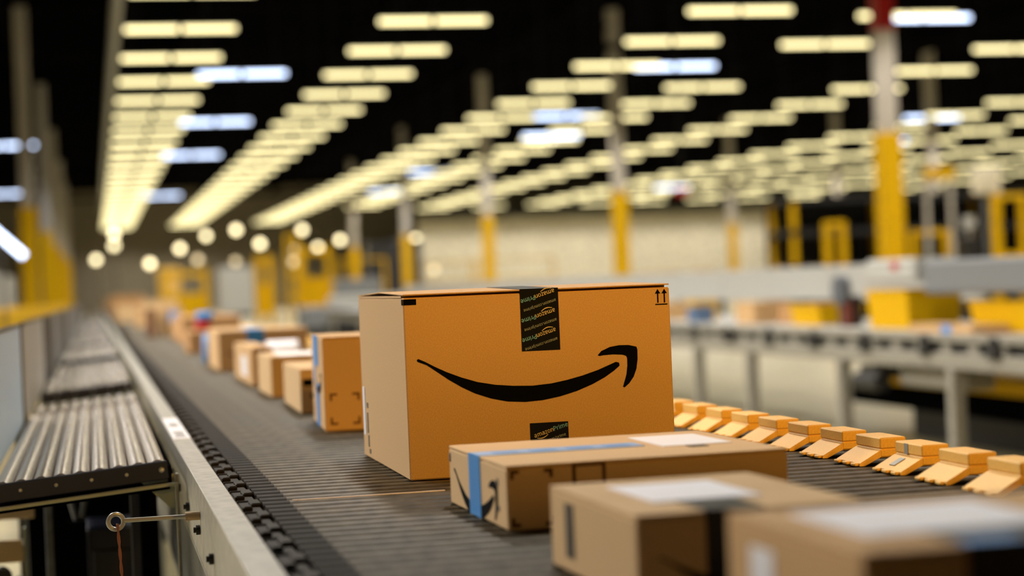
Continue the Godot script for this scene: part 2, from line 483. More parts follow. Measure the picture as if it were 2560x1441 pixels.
func build_sorter() -> void:
	var t := thing("sorter_conveyor", "long sorter conveyor of ribbed grey metal slats with orange shoes along its right edge", "conveyor", Vector3(0, 0, 0))
	var near := -0.2
	var n := 92
	var slat := slat_shape(0.236, 1.085).commit()
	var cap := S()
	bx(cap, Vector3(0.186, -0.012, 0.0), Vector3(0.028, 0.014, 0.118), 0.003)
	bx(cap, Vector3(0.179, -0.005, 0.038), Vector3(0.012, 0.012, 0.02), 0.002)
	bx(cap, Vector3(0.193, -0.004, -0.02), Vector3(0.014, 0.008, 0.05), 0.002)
	cap.append_from(slat_shape(0.201, 0.2358).commit(), 0, Transform3D())  # dark ribbed strip paints in the shaded band at the slat ends
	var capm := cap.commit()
	var shoe := S(); prism(shoe, poly([1.005, 0.001, 1.012, 0.001, 1.036, 0.012, 1.036, 0.0205, 1.034, 0.0205, 1.005, 0.005]), 0.084, Transform3D(Basis(), Vector3(0, 0, -0.042)))
	bx(shoe, Vector3(1.055, 0.017, 0), Vector3(0.040, 0.012, 0.084), 0.002)
	for k in 3:
		bx(shoe, Vector3(1.0025, 0.003, -0.030 + 0.03 * k), Vector3(0.007, 0.004, 0.016), 0.001)
	var shoem := shoe.commit()
	var capblock := S(); bx(capblock, Vector3(1.054, 0.0305, 0), Vector3(0.038, 0.015, 0.085), 0.0016)
	var blockm := capblock.commit()
	for k in n:
		var z := -0.3275 - PITCH * k + 0.0
		var s := obj("slat", slat, M.slat, t)
		s.position = Vector3(0, DECK, z)
		obj("end_cap_and_shade", capm, M.dark_plastic_and_shade, s)
		var h := obj("diverter_shoe", shoem, M.shoe, t)
		h.position = Vector3(0, DECK, z)
		obj("head_block", blockm, M.shoe, h)
		if k == 15:
			h.set_meta("label", "orange shoe with a strip of grey tape")
			var g := S(); bx(g, Vector3(1.0348, 0.030, -0.006), Vector3(0.001, 0.014, 0.012)); bx(g, Vector3(1.021, 0.0138, -0.004), Vector3(0.018, 0.0016, 0.016), 0.0, Basis(Vector3.BACK, 0.46))
			obj("tape_strip", g, M.grey_tape, h)
		if k == 16:
			s.set_meta("label", "slat with a worn white line")
			var w := S(); bx(w, Vector3(0.60, 0.0004, 0.0), Vector3(0.26, 0.0012, 0.006)); bx(w, Vector3(0.34, 0.0004, 0.001), Vector3(0.20, 0.0012, 0.004)); obj("white_line", w, M.white_line, s)
	# beyond about twelve metres the slats and shoes are too small to tell apart
	var far := S()
	var farshoe := S()
	var z0 := -0.3275 - PITCH * n
	for k in 340:
		var at := Transform3D(Basis(), Vector3(0, DECK, z0 - PITCH * k))
		far.append_from(slat, 0, at)
		farshoe.append_from(shoem, 0, at); farshoe.append_from(blockm, 0, at)
	var o := obj("far_slats", far, M.slat, t); o.set_meta("kind", "stuff")
	o = obj("far_shoes", farshoe, M.shoe, t); o.set_meta("kind", "stuff")
	# frame
	var L := 58.0
	var zc := -0.2 - L / 2
	var st := S()
	bx(st, Vector3(0.149, 0.8825, 0), Vector3(0.034, 0.005, 2.898), 0.001); bx(st, Vector3(0.1350, 0.829, 0), Vector3(0.005, 0.103, 2.898)); bx(st, Vector3(0.142, 0.774, 0), Vector3(0.02, 0.004, 2.898)); bx(st, Vector3(0.1645, 0.868, 0), Vector3(0.003, 0.024, 2.898))
	var rail := st.commit()
	st = S(); bx(st, Vector3(0.150, 0.67, 0), Vector3(0.006, 0.19, 2.898)); bx(st, Vector3(0.146, 0.762, 0), Vector3(0.008, 0.012, 2.898))
	var lower := st.commit()
	for k in 20:
		obj("side_rail", rail, M.galv, t).position.z = -1.65 - 2.9 * k
		obj("lower_rail", lower, M.galv_dark, t).position.z = -1.65 - 2.9 * k
	st = S(); bx(st, Vector3(1.115, 0.80, zc), Vector3(0.03, 0.16, L), 0.002); obj("side_rail", st, M.galv, t)
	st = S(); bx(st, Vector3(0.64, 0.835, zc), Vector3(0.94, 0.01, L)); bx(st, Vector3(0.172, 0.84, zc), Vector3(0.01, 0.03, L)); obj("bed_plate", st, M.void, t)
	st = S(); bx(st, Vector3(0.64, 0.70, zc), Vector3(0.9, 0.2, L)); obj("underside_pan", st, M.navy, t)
	for k in 40:
		st = S(); var z := -1.8 - 0.31 * k
		tube(st, Vector3(0.132, 0.821, z), Vector3(0.1265, 0.821, z), 0.0075, 0.0075, 6); tube(st, Vector3(0.1275, 0.821, z), Vector3(0.123, 0.821, z), 0.004, 0.004, 8)
		obj("bolt", st, M.dark_metal, t)
	for k in 18:
		st = S(); var z := -1.2 - 3.1 * k
		bx(st, Vector3(0.19, 0.29, z), Vector3(0.06, 0.58, 0.06)); bx(st, Vector3(1.09, 0.35, z), Vector3(0.05, 0.7, 0.05)); bx(st, Vector3(0.64, 0.25, z), Vector3(0.9, 0.05, 0.04)); bx(st, Vector3(0.19, 0.01, z), Vector3(0.14, 0.02, 0.14)); bx(st, Vector3(1.09, 0.01, z), Vector3(0.14, 0.02, 0.14))
		obj("leg_frame", st, M.galv_dark, t)
	# slot with a chain guard in the lower rail
	st = S(); bx(st, Vector3(0.146, 0.735, -2.3), Vector3(0.006, 0.03, 1.0), 0.002); obj("slot_cover", st, M.void, t)
	for k in 5:
		st = S(); tube(st, Vector3(0.146, 0.735, -1.9 - 0.17 * k), Vector3(0.136, 0.735, -1.9 - 0.17 * k), 0.008, 0.006, 10); obj("slot_screw", st, M.steel, t)
	# printed label on the rail
	st = S(); bx(st, Vector3(0.149, 0.8856, -3.92), Vector3(0.032, 0.0008, 0.62)); var lb := obj("rail_label", st, M.paper, t)
	st = S()
	for k in 9:
		bx(st, Vector3(0.149, 0.8862, -3.66 - 0.035 * k - (0.12 if k > 4 else 0.0)), Vector3(0.022 - 0.004 * (k % 3), 0.0006, 0.012))
	obj("label_print", st, M.ink_grey, lb)

func build_arch() -> void:
	# unseen arch added beside the camera to keep amber light off near cartons
	var o := thing("shading_arch", "dark unseen arch beside the camera, added to shade the nearest cartons", "light_blocker", Vector3(0.62, 0, 0.12))
	var st := S(); bx(st, Vector3(1.21, 1.2, 0.0), Vector3(0.10, 2.4, 0.15), 0.01); obj("post", st, M.dark_metal, o)
	st = S(); bx(st, Vector3(-1.22, 1.6, 0.0), Vector3(0.70, 3.2, 0.2), 0.01); obj("side_blocker", st, M.dark_metal, o)
	st = S(); bx(st, Vector3(0.145, 1.98, 0), Vector3(2.03, 0.84, 0.25), 0.02); obj("header_blocker", st, M.dark_metal, o)
	st = S(); bx(st, Vector3(-0.385, 2.80, 0), Vector3(0.97, 0.80, 0.25), 0.02); obj("upper_blocker", st, M.dark_metal, o)

# ------------------------------------------------------------------ cartons
func carton(label: String, at: Vector3, size: Vector3, turn := 0.0, m := "card", group := "", gap := 0.0006) -> Node3D:
	var o := thing("cardboard_carton", label, "box", at, turn, group)
	var st := S()
	var lid := 0.003 if gap < 0.001 else 0.002
	bx(st, Vector3(0, (size.y - lid - gap) / 2, 0), Vector3(size.x, size.y - lid - gap, size.z), 0.0018)
	if gap > 0.001:
		bx(st, Vector3(-0.001, size.y - lid - gap / 2, -0.008), Vector3(size.x - 0.002, gap, size.z - 0.018))
	obj("carton_body", st, M[m], o)
	for s in [-1.0, 1.0]:
		var lift: float = 0.0 if gap < 0.001 else 0.018 * s
		var fb := Basis(Vector3.RIGHT, lift)
		var hinge := Vector3(0, size.y - lid / 2, s * size.z / 2)
		st = S(); bx(st, hinge + fb * Vector3(0, 0, -s * (size.z / 4 - 0.0003)), Vector3(size.x, lid, size.z / 2 - 0.001), 0.0006, fb); obj("top_flap", st, M[m], o)
	return o

# faces of a carton: x to the right, y up, z outwards, origin at the bottom left corner of the face
func face(size: Vector3, side: String) -> Transform3D:
	match side:
		"front": return Transform3D(Basis(), Vector3(-size.x / 2, 0, size.z / 2 + 0.0002))
		"left": return Transform3D(Basis(Vector3(0, 0, 1), Vector3(0, 1, 0), Vector3(-1, 0, 0)), Vector3(-size.x / 2 - 0.0002, 0, -size.z / 2))
		_: return Transform3D(Basis(Vector3(1, 0, 0), Vector3(0, 0, -1), Vector3(0, 1, 0)), Vector3(-size.x / 2, size.y + 0.0002, size.z / 2))

func mark(parent: Node3D, called: String, polys: Array, f: Transform3D, m: String, thick := 0.0006) -> MeshInstance3D:
	var st := S()
	for p in polys:
		prism(st, p if p is PackedVector2Array else poly(p), thick, f)
	return obj(called, st, M[m], parent)

func letters(parent: Node3D, called: String, text: String, height: float, m: String, at: Transform3D) -> float:
	var t := TextMesh.new()
	var f := SystemFont.new()
	f.font_names = PackedStringArray(["Droid Sans"])
	t.font = f
	t.font_size = 32
	t.pixel_size = height / 32.0
	t.depth = 0.0004
	t.text = text
	t.horizontal_alignment = HORIZONTAL_ALIGNMENT_LEFT
	t.vertical_alignment = VERTICAL_ALIGNMENT_CENTER
	t.curve_step = 4.0
	var o := obj(called, t, M[m], parent)
	o.transform = at
	return t.get_aabb().size.x

func corner_marks(x0: float, y0: float, x1: float, y1: float, l: float, w: float) -> Array:
	return [rect(x0, y0, x0 + l, y0 + w), rect(x0, y0, x0 + w, y0 + l), rect(x1 - l, y0, x1, y0 + w), rect(x1 - w, y0, x1, y0 + l),
		rect(x0, y1 - w, x0 + l, y1), rect(x0, y1 - l, x0 + w, y1), rect(x1 - l, y1 - w, x1, y1), rect(x1 - w, y1 - l, x1, y1)]

func corner_prints(b: Node3D, a: Array, f: Transform3D) -> void:
	for k in 4:
		mark(b, "corner_print", a.slice(2 * k, 2 * k + 2), f, "ink_brown")

# smile arrow, 1.386 wide per unit: outline points are scaled by s about (x, y) of its left tip
const ARC := [480, 615, 520, 632, 580, 663, 650, 695, 740, 728, 840, 757, 950, 774, 1060, 781, 1180, 781, 1300, 768, 1400, 747, 1500, 720, 1600, 686, 1680, 652, 1715, 637, 1735, 642, 1738, 660, 1700, 692, 1640, 732, 1560, 774, 1460, 815, 1350, 848, 1240, 870, 1130, 880, 1020, 876, 920, 857, 820, 825, 740, 787, 660, 740, 590, 692, 530, 652, 475, 632, 470, 622]
const TIP := [1602, 595, 1625, 570, 1680, 545, 1740, 534, 1800, 533, 1850, 543, 1856, 560, 1855, 620, 1845, 680, 1825, 730, 1795, 770, 1765, 795, 1755, 790, 1765, 760, 1780, 715, 1788, 660, 1789, 615, 1784, 600, 1760, 592, 1700, 590, 1640, 595, 1612, 600]
func smile(at: Vector2, width: float) -> Array:
	var r := []
	var s := width / 1386.0
	for a in [ARC, TIP]:
		var p := PackedVector2Array()
		for i in range(0, a.size(), 2):
			var x: float = a[i] - 470
			var y: float = a[i + 1] - 615
			p.append(at + Vector2(x, -(y + 0.045 * x)) * s)      # the photograph's tilt taken out
		r.append(p)
	return r

func build_cartons() -> void:
	# the big carton
	var sz := Vector3(0.386, 0.2595, 0.46)
	var b := carton("large brown carton with a black curved arrow and black tape, tallest on the sorter", Vector3(0.612, DECK, -2.87), sz, 0.0, "card", "", 0.0032)
	var f := face(sz, "front")
	mark(b, "smile_print", smile(Vector2(0.0160, 0.1690), 0.3190), f, "ink")
	var ar := [rect(0.3645, 0.2295, 0.3825, 0.2309)]
	for x in [0.3685, 0.3783]:
		ar.append(poly([x - 0.0040, 0.2457, x + 0.0040, 0.2457, x, 0.2520])); ar.append(rect(x - 0.0009, 0.2325, x + 0.0009, 0.2460))
	mark(b, "upright_arrows_print", ar, f, "ink")
	mark(b, "black_mark", [rect(0.0006, 0.2445, 0.0185, 0.2525)], f, "ink")
	mark(b, "black_mark", [rect(0.449, 0.2445, 0.4594, 0.2525)], face(sz, "left"), "ink")
	# tape over the front seam, folded down from the top
	var st := S()
	prism(st, rect(0.1665, 0.1725, 0.2220, 0.2602), 0.0007, f)
	bx(st, Vector3(-0.193 + 0.19425, 0.2598 + 0.0021, 0.116), Vector3(0.0555, 0.0007, 0.229), 0.0, Basis(Vector3.RIGHT, 0.018))
	var tp := obj("tape_strip", st, M.tape_black, b)
	var slope := 0.285
	for y in [0.2500, 0.2224, 0.1948]:
		tape_words(tp, f, Vector2(0.1943, y), slope + PI, y > 0.0)
	for y in [0.2362, 0.2086, 0.1815]:
		letters(tp, "small_print", "amazon.com/prime", 0.0056, "text_grey", f * Transform3D(Basis(Vector3(0, 0, 1), slope + PI), Vector3(0.2185, y + 0.0070, 0.0007)))
	st = S(); prism(st, rect(0.1735, -0.0002, 0.2290, 0.0705), 0.0007, f)
	tp = obj("tape_strip", st, M.tape_black, b)
	for y in [0.0590, 0.0320]:
		tape_words(tp, f, Vector2(0.2012, y), slope, true)
		letters(tp, "small_print", "amazon.com/prime", 0.0056, "text_grey", f * Transform3D(Basis(Vector3(0, 0, 1), slope), Vector3(0.1775, y - 0.0200, 0.0007)))
	# papers and print on the left side
	var l := face(sz, "left")
	mark(b, "top_highlight", [rect(0.012, 0.035, 0.034, 0.112)], l, "paper")
	mark(b, "barcode_print", [rect(0.052, 0.080, 0.066, 0.088), rect(0.052, 0.040, 0.062, 0.072), rect(0.056, 0.018, 0.066, 0.036), rect(0.066, 0.008, 0.078, 0.015)], l, "ink_grey")

	# the long low carton before it
	sz = Vector3(0.325, 0.071, 0.31)
	b = carton("long low carton with blue tape along its top, in front of the large carton", Vector3(0.588, DECK, -2.195), sz, 0.02, "card_pale")
	f = face(sz, "front"); l = face(sz, "left"); var u := face(sz, "top")
	corner_prints(b, corner_marks(0.004, 0.004, 0.052, 0.066, 0.010, 0.004), f)
	mark(b, "window_print", [rect(0.074, 0.034, 0.112, 0.036), rect(0.074, 0.066, 0.112, 0.069), rect(0.074, 0.034, 0.078, 0.069), rect(0.108, 0.034, 0.112, 0.069), rect(0.074, 0.044, 0.112, 0.048), rect(0.078, 0.036, 0.108, 0.043)], f, "ink_brown")
	mark(b, "smile_print", smile(Vector2(0.030, 0.046), 0.235), l, "ink")
	mark(b, "side_print", [rect(0.262, 0.046, 0.270, 0.054), rect(0.262, 0.018, 0.272, 0.024), rect(0.002, 0.052, 0.010, 0.062)], l, "ink_grey")
	st = S(); prism(st, rect(0.118, 0.0, 0.178, 0.0715), 0.0008, l); obj("tape_strip", st, M.tape_blue, b)
	st = S(); prism(st, rect(0.0, 0.135, 0.20, 0.185), 0.0007, u); var pt := obj("tape_strip", st, M.tape_pale_blue, b)
	st = S()
	for k in 4:
		prism(st, rect(0.022 + 0.045 * k, 0.148, 0.052 + 0.045 * k, 0.172), 0.0009, u)
	obj("tape_print", st, M.tape_blue, pt)
	mark(b, "top_highlight", [rect(0.215, 0.110, 0.300, 0.255)], u, "paper", 0.0008)
	mark(b, "label_edge", [rect(0.240, 0.085, 0.262, 0.105)], u, "ink_grey", 0.0008)

	# two close cartons at the lower right
	sz = Vector3(0.20, 0.075, 0.27)
	b = carton("close carton with a white label on top, left of the two blurred nearest ones", Vector3(0.521, DECK, -1.651), sz, 0.03, "card_pale")
	f = face(sz, "front"); l = face(sz, "left"); u = face(sz, "top")
	mark(b, "smile_print", smile(Vector2(0.018, 0.040), 0.16), f, "ink")
	mark(b, "tape_strip", [rect(0.060, -0.0002, 0.112, 0.0757)], f, "tape_black")
	mark(b, "tape_strip", [rect(0.060, 0.0, 0.112, 0.10)], u, "tape_black")
	mark(b, "top_highlight", [rect(0.040, 0.075, 0.140, 0.215)], u, "paper", 0.0010)
	mark(b, "barcode_print", [rect(0.052, 0.014, 0.058, 0.064), rect(0.061, 0.014, 0.064, 0.064), rect(0.067, 0.014, 0.075, 0.064), rect(0.078, 0.014, 0.081, 0.064)], l, "ink_grey")
	sz = Vector3(0.30, 0.105, 0.225)
	b = carton("nearest carton with a crumpled white label and black tape, right of the blurred pair", Vector3(0.5746, DECK, -1.160), sz, 0.03, "card")
	f = face(sz, "front"); l = face(sz, "left"); u = face(sz, "top")
	mark(b, "tape_strip", [rect(0.066, 0.0, 0.170, 0.1057)], f, "tape_black")
	mark(b, "tape_strip", [rect(0.066, 0.0, 0.170, 0.08)], u, "tape_black")
	mark(b, "tape_print", [rect(0.068, 0.0, 0.105, 0.020)], u, "tape_blue", 0.0011)
	mark(b, "top_highlight", [rect(0.030, 0.060, 0.165, 0.185)], u, "paper", 0.0012)
	mark(b, "black_mark", [rect(0.010, 0.066, 0.034, 0.084)], f, "ink")
	mark(b, "side_label", [rect(0.045, 0.052, 0.085, 0.088)], l, "paper")

	# behind the large carton, away from the camera
	sz = Vector3(0.36, 0.18, 0.34)
	b = carton("tall carton with blue tape down its narrow side, just behind the large carton", Vector3(0.6095, DECK, -3.821), sz, -0.05, "card")
	f = face(sz, "front"); l = face(sz, "left")
	corner_prints(b, corner_marks(0.011, 0.012, 0.068, 0.072, 0.014, 0.004), f)
	mark(b, "tape_strip", [rect(0.11, 0.0, 0.21, 0.085), rect(0.11, 0.12, 0.21, 0.18)], l, "tape_blue")
	mark(b, "tape_strip", [rect(0.06, 0.085, 0.11, 0.18)], l, "tape_pale_blue")
	mark(b, "smile_print", smile(Vector2(0.08, 0.105), 0.2), l, "ink")
	sz = Vector3(0.22, 0.098, 0.48)
	b = carton("small carton with a black spot on its front, second behind the large carton", Vector3(0.5505, DECK, -4.47), sz, -0.02, "card_pale")
	mark(b, "black_mark", [rect(0.006, 0.060, 0.030, 0.076), rect(0.022, 0.034, 0.032, 0.044)], face(sz, "front"), "ink")
	sz = Vector3(0.20, 0.104, 0.40)
	b = carton("plain carton with a painted highlight strip on top, third behind the large carton", Vector3(0.537, DECK, -5.16), sz, 0.0, "card_pale")
	mark(b, "top_highlight", [rect(0.03, 0.05, 0.17, 0.32)], face(sz, "top"), "paper")  # pale strip paints in the highlight on the carton top
	sz = Vector3(0.062, 0.112, 0.70)
	b = carton("narrow upright carton with a dark top mark, left of the blue and white mailer", Vector3(0.470, DECK, -5.94), sz, 0.0, "card")
	mark(b, "brown_mark", [rect(0.018, 0.085, 0.045, 0.105)], face(sz, "front"), "ink_brown")
	mark(b, "top_highlight", [rect(0.30, 0.02, 0.50, 0.08)], face(sz, "left"), "paper")
	mailer("padded mailer, white above and blue below, lying behind the small cartons", Vector3(0.572, DECK, -6.05), Vector3(0.105, 0.118, 0.22), "paper", "tape_blue", 0.45)
	sz = Vector3(0.315, 0.141, 0.62)
	b = carton("wide carton with a blue patch on its top edge, behind the blue-white mailer", Vector3(0.578, DECK, -7.12), sz, 0.0, "card")
	mark(b, "tape_strip", [rect(0.10, 0.075, 0.16, 0.1412)], face(sz, "front"), "tape_blue")
	mark(b, "tape_strip", [rect(0.10, 0.0, 0.16, 0.4)], face(sz, "top"), "tape_blue")
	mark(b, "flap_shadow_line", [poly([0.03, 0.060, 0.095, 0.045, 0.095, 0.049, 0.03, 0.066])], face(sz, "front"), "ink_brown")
	mailer("upright pale blue padded mailer at the left end of the wide carton", Vector3(0.447, DECK, -7.75), Vector3(0.062, 0.115, 0.10), "tape_pale_blue", "tape_blue", 0.3)
	sz = Vector3(0.14, 0.10, 0.5)
	carton("small brown carton behind the upright pale blue mailer", Vector3(0.495, DECK, -9.3), sz, 0.0, "card_dark")
	sz = Vector3(0.33, 0.150, 1.2)
	carton("broad brown carton behind the red and blue packets", Vector3(0.645, DECK, -11.6), sz, 0.0, "card_dark")
	mailer("small red packet lying on a small brown carton", Vector3(0.510, DECK + 0.1002, -9.45), Vector3(0.075, 0.045, 0.08), "red", "red", 0.5)
	mailer("small blue packet on top of the red packet", Vector3(0.522, DECK + 0.1455, -9.46), Vector3(0.080, 0.045, 0.08), "tape_blue", "tape_blue", 0.5)
	sz = Vector3(0.16, 0.20, 0.6)
	b = carton("tall brown carton with a blue patch, left of the red and blue packets", Vector3(0.51, DECK, -13.6), sz, 0.0, "card")
	mark(b, "tape_strip", [rect(0.06, 0.10, 0.13, 0.17)], face(sz, "front"), "tape_pale_blue")
	carton("dark brown carton by itself near the left edge of the sorter, far along", Vector3(0.375, DECK, -13.4), Vector3(0.055, 0.19, 0.4), 0.0, "umber")
	# the crowd at the far end
	var rng := RandomNumberGenerator.new(); rng.seed = 11
	var kinds := ["card", "card_pale", "card_dark"]
	for k in 26:
		var z := -17.5 - 1.25 * k - rng.randf() * 0.4
		var w := rng.randf_range(0.16, 0.40)
		carton("brown carton in the crowd at the far end of the sorter", Vector3(rng.randf_range(0.36, 0.62) + w * 0.2, DECK, z), Vector3(w, rng.randf_range(0.12, 0.34), rng.randf_range(0.3, 0.7)), rng.randf_range(-0.2, 0.2), kinds[k % 3], "cartons crowding the far end of the sorter")

func mailer(label: String, at: Vector3, size: Vector3, top: String, bottom: String, share: float) -> void:
	# padded mailer: a soft pillow, its lower part in another colour
	var o := thing("padded_mailer", label, "parcel", at)
	var parts := [[0.0, share, bottom, "lower_sleeve"], [share, 1.0, top, "upper_sleeve"]]
	for p in parts:
		var st := S()
		var n := 18
		var m := 5
		var P := func(i: int, j: int) -> Vector3:
			var v: float = lerpf(p[0], p[1], float(j) / m)
			var t := TAU * i / n
			var c := signf(cos(t)) * pow(absf(cos(t)), 0.45)
			var s := signf(sin(t)) * pow(absf(sin(t)), 0.45)
			var q := pow(maxf(sin(PI * clampf(0.04 + v * 0.92, 0, 1)), 0.0), 0.30)
			return Vector3(c * size.x / 2 * (0.86 + 0.14 * q), v * size.y, s * size.z / 2 * q)
		for j in m:
			for i in n:
				quad(st, P.call(i + 1, j), P.call(i, j), P.call(i, j + 1), P.call(i + 1, j + 1))
		var lo := Vector3(0, p[0] * size.y, 0); var hi := Vector3(0, p[1] * size.y, 0)
		for i in n:
			tri(st, hi, P.call(i + 1, m), P.call(i, m)); tri(st, lo, P.call(i, 0), P.call(i + 1, 0))
		obj(p[3], st, M[p[2]], o)

func tape_words(tp: Node3D, f: Transform3D, c: Vector2, turn: float, _arc: bool) -> void:
	# one printed line: cream word, teal word, a little arc under the first
	var basis := Basis(Vector3(0, 0, 1), turn)
	var dir := Vector2(cos(turn), sin(turn))
	var start := c - dir * 0.0232
	var w := letters(tp, "tape_word", "amazon", 0.0083, "text_cream", f * Transform3D(basis, Vector3(start.x, start.y, 0.0007)))
	var nxt := start + dir * (w + 0.0004)
	letters(tp, "tape_word", "Prime", 0.0083, "text_teal", f * Transform3D(basis, Vector3(nxt.x, nxt.y, 0.0007)))
	var p := PackedVector2Array()
	for i in 9:
		var t := i / 8.0
		p.append(Vector2(0.003 + t * (w - 0.012), -0.0040 - 0.0022 * sin(PI * t)))
	for i in range(8, -1, -1):
		var t := i / 8.0
		p.append(Vector2(0.003 + t * (w - 0.012), -0.0047 - 0.0026 * sin(PI * t)))
	mark(tp, "tape_arc", [p], f * Transform3D(basis, Vector3(start.x, start.y, 0.0007)), "text_cream", 0.0004)

# ------------------------------------------------------------------ roller trays to the left of the sorter
func build_trays() -> void:
	var x0 := -0.174
	var x1 := 0.104
	var tilt := Basis(Vector3(0, 0, 1), 0.085)
	var n := 9
	var nth := ["nearest", "second", "third", "fourth", "fifth", "sixth", "seventh", "eighth", "ninth", "tenth"]
	for k in 10:
		var z1 := -3.12 - 3.05 * k
		var L := 2.32
		var t := thing("roller_tray", "%s tray of shiny lengthwise rollers beside the left rail of the sorter" % nth[k], "conveyor", Vector3(x1, 0.876, z1))
		for sec in 2:
			var a := -0.02 - (1.92 if sec == 1 else 0.0)
			var bz := -1.86 if sec == 0 else -L + 0.02
			var st := S(); tube(st, Vector3(0, 0, a), Vector3(0, 0, bz), 0.0142, 0.0142, 14)
			var rl := st.commit()
			for i in n:
				var d := tilt * Vector3(-0.015 - 0.0305 * i, 0, 0)
				var r := obj("roller" if sec == 0 else "short_roller", rl, M.roller, t)
				r.position = d
		var fr := S()
		bx(fr, tilt * Vector3((x0 - x1) / 2, -0.028, -L / 2), Vector3(x1 - x0, 0.012, L), 0.0, tilt); bx(fr, tilt * Vector3((x0 - x1) / 2, -0.012, -1.89), Vector3(x1 - x0, 0.028, 0.03), 0.0, tilt); bx(fr, tilt * Vector3((x0 - x1) / 2, -0.012, -L), Vector3(x1 - x0, 0.036, 0.02), 0.0, tilt)
		bx(fr, Vector3(0.003, -0.012, -L / 2), Vector3(0.006, 0.03, L))
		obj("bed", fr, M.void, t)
		fr = S(); bx(fr, tilt * Vector3((x0 - x1) / 2, -0.002, 0.002), Vector3(x1 - x0, 0.030, 0.008), 0.002, tilt); obj("front_bar", fr, M.navy, t)
		for i in 5:
			fr = S(); ball(fr, tilt * Vector3(-0.01 - 0.055 * i, -0.001, 0.006), Vector3.ONE * (0.0032 if i else 0.005), 8); obj("rivet", fr, M.steel, t)
		fr = S(); bx(fr, tilt * Vector3((x0 - x1) / 2 + 0.006, -0.026, -0.002), Vector3(x1 - x0 + 0.012, 0.005, 0.03), 0.001, tilt); obj("angle_flange", fr, M.grey_green, t)
		fr = S(); bx(fr, Vector3((x0 - x1) / 2, -0.46, -1.45), Vector3(x1 - x0 - 0.01, 0.80, 0.01)); obj("shade_sheet", fr, M.void, t)  # dark sheet stands in for the shade under the tray
		if k < 4:
			fr = S(); prism(fr, poly([0.010, -0.010, 0.010, -0.066, 0.004, -0.066, -0.046, -0.018]), 0.004, Transform3D(Basis(), Vector3(0, 0, -0.012))); obj("gusset", fr, M.grey_green, t)
			fr = S(); bx(fr, Vector3(0.014, -0.25, -0.010), Vector3(0.005, 0.48, 0.018), 0.001); obj("upright", fr, M.galv, t)
	# eyebolt and pull cord on the rail
	var eb := thing("eyebolt", "steel eyebolt sticking out of the sorter's left rail with a cord through its ring", "eyebolt", Vector3(0.132, 0.842, -2.72))
	var st := S(); tube(st, Vector3(0.0, 0, 0), Vector3(-0.104, 0.0, 0.0), 0.0032, 0.0032, 10); obj("shank", st, M.steel, eb)
	st = S(); ring(st, Vector3(-0.115, -0.001, 0.0), Vector3(0.15, 0, 1), 0.0105, 0.0032); obj("eye", st, M.steel, eb)
	st = S(); tube(st, Vector3(0.0, 0, 0), Vector3(-0.020, 0, 0), 0.0065, 0.0065, 6); obj("nut", st, M.wood, eb)
	st = S()
	for s in 2:
		var prev := Vector3.ZERO
		for i in 41:
			var q := i / 40.0
			var a := i * 0.9 + PI * s
			var p := Vector3(0.019 + 0.010 * q + 0.0010 * cos(a), 0.839 - 0.24 * q, -2.716 + 0.0010 * sin(a) + 0.006)
			if i: tube(st, prev, p, 0.0015, 0.0015, 6)
			prev = p
	tag(obj("pull_cord", st, M.cord), "thin orange-brown twisted cord hanging from the eyebolt ring", "cord")

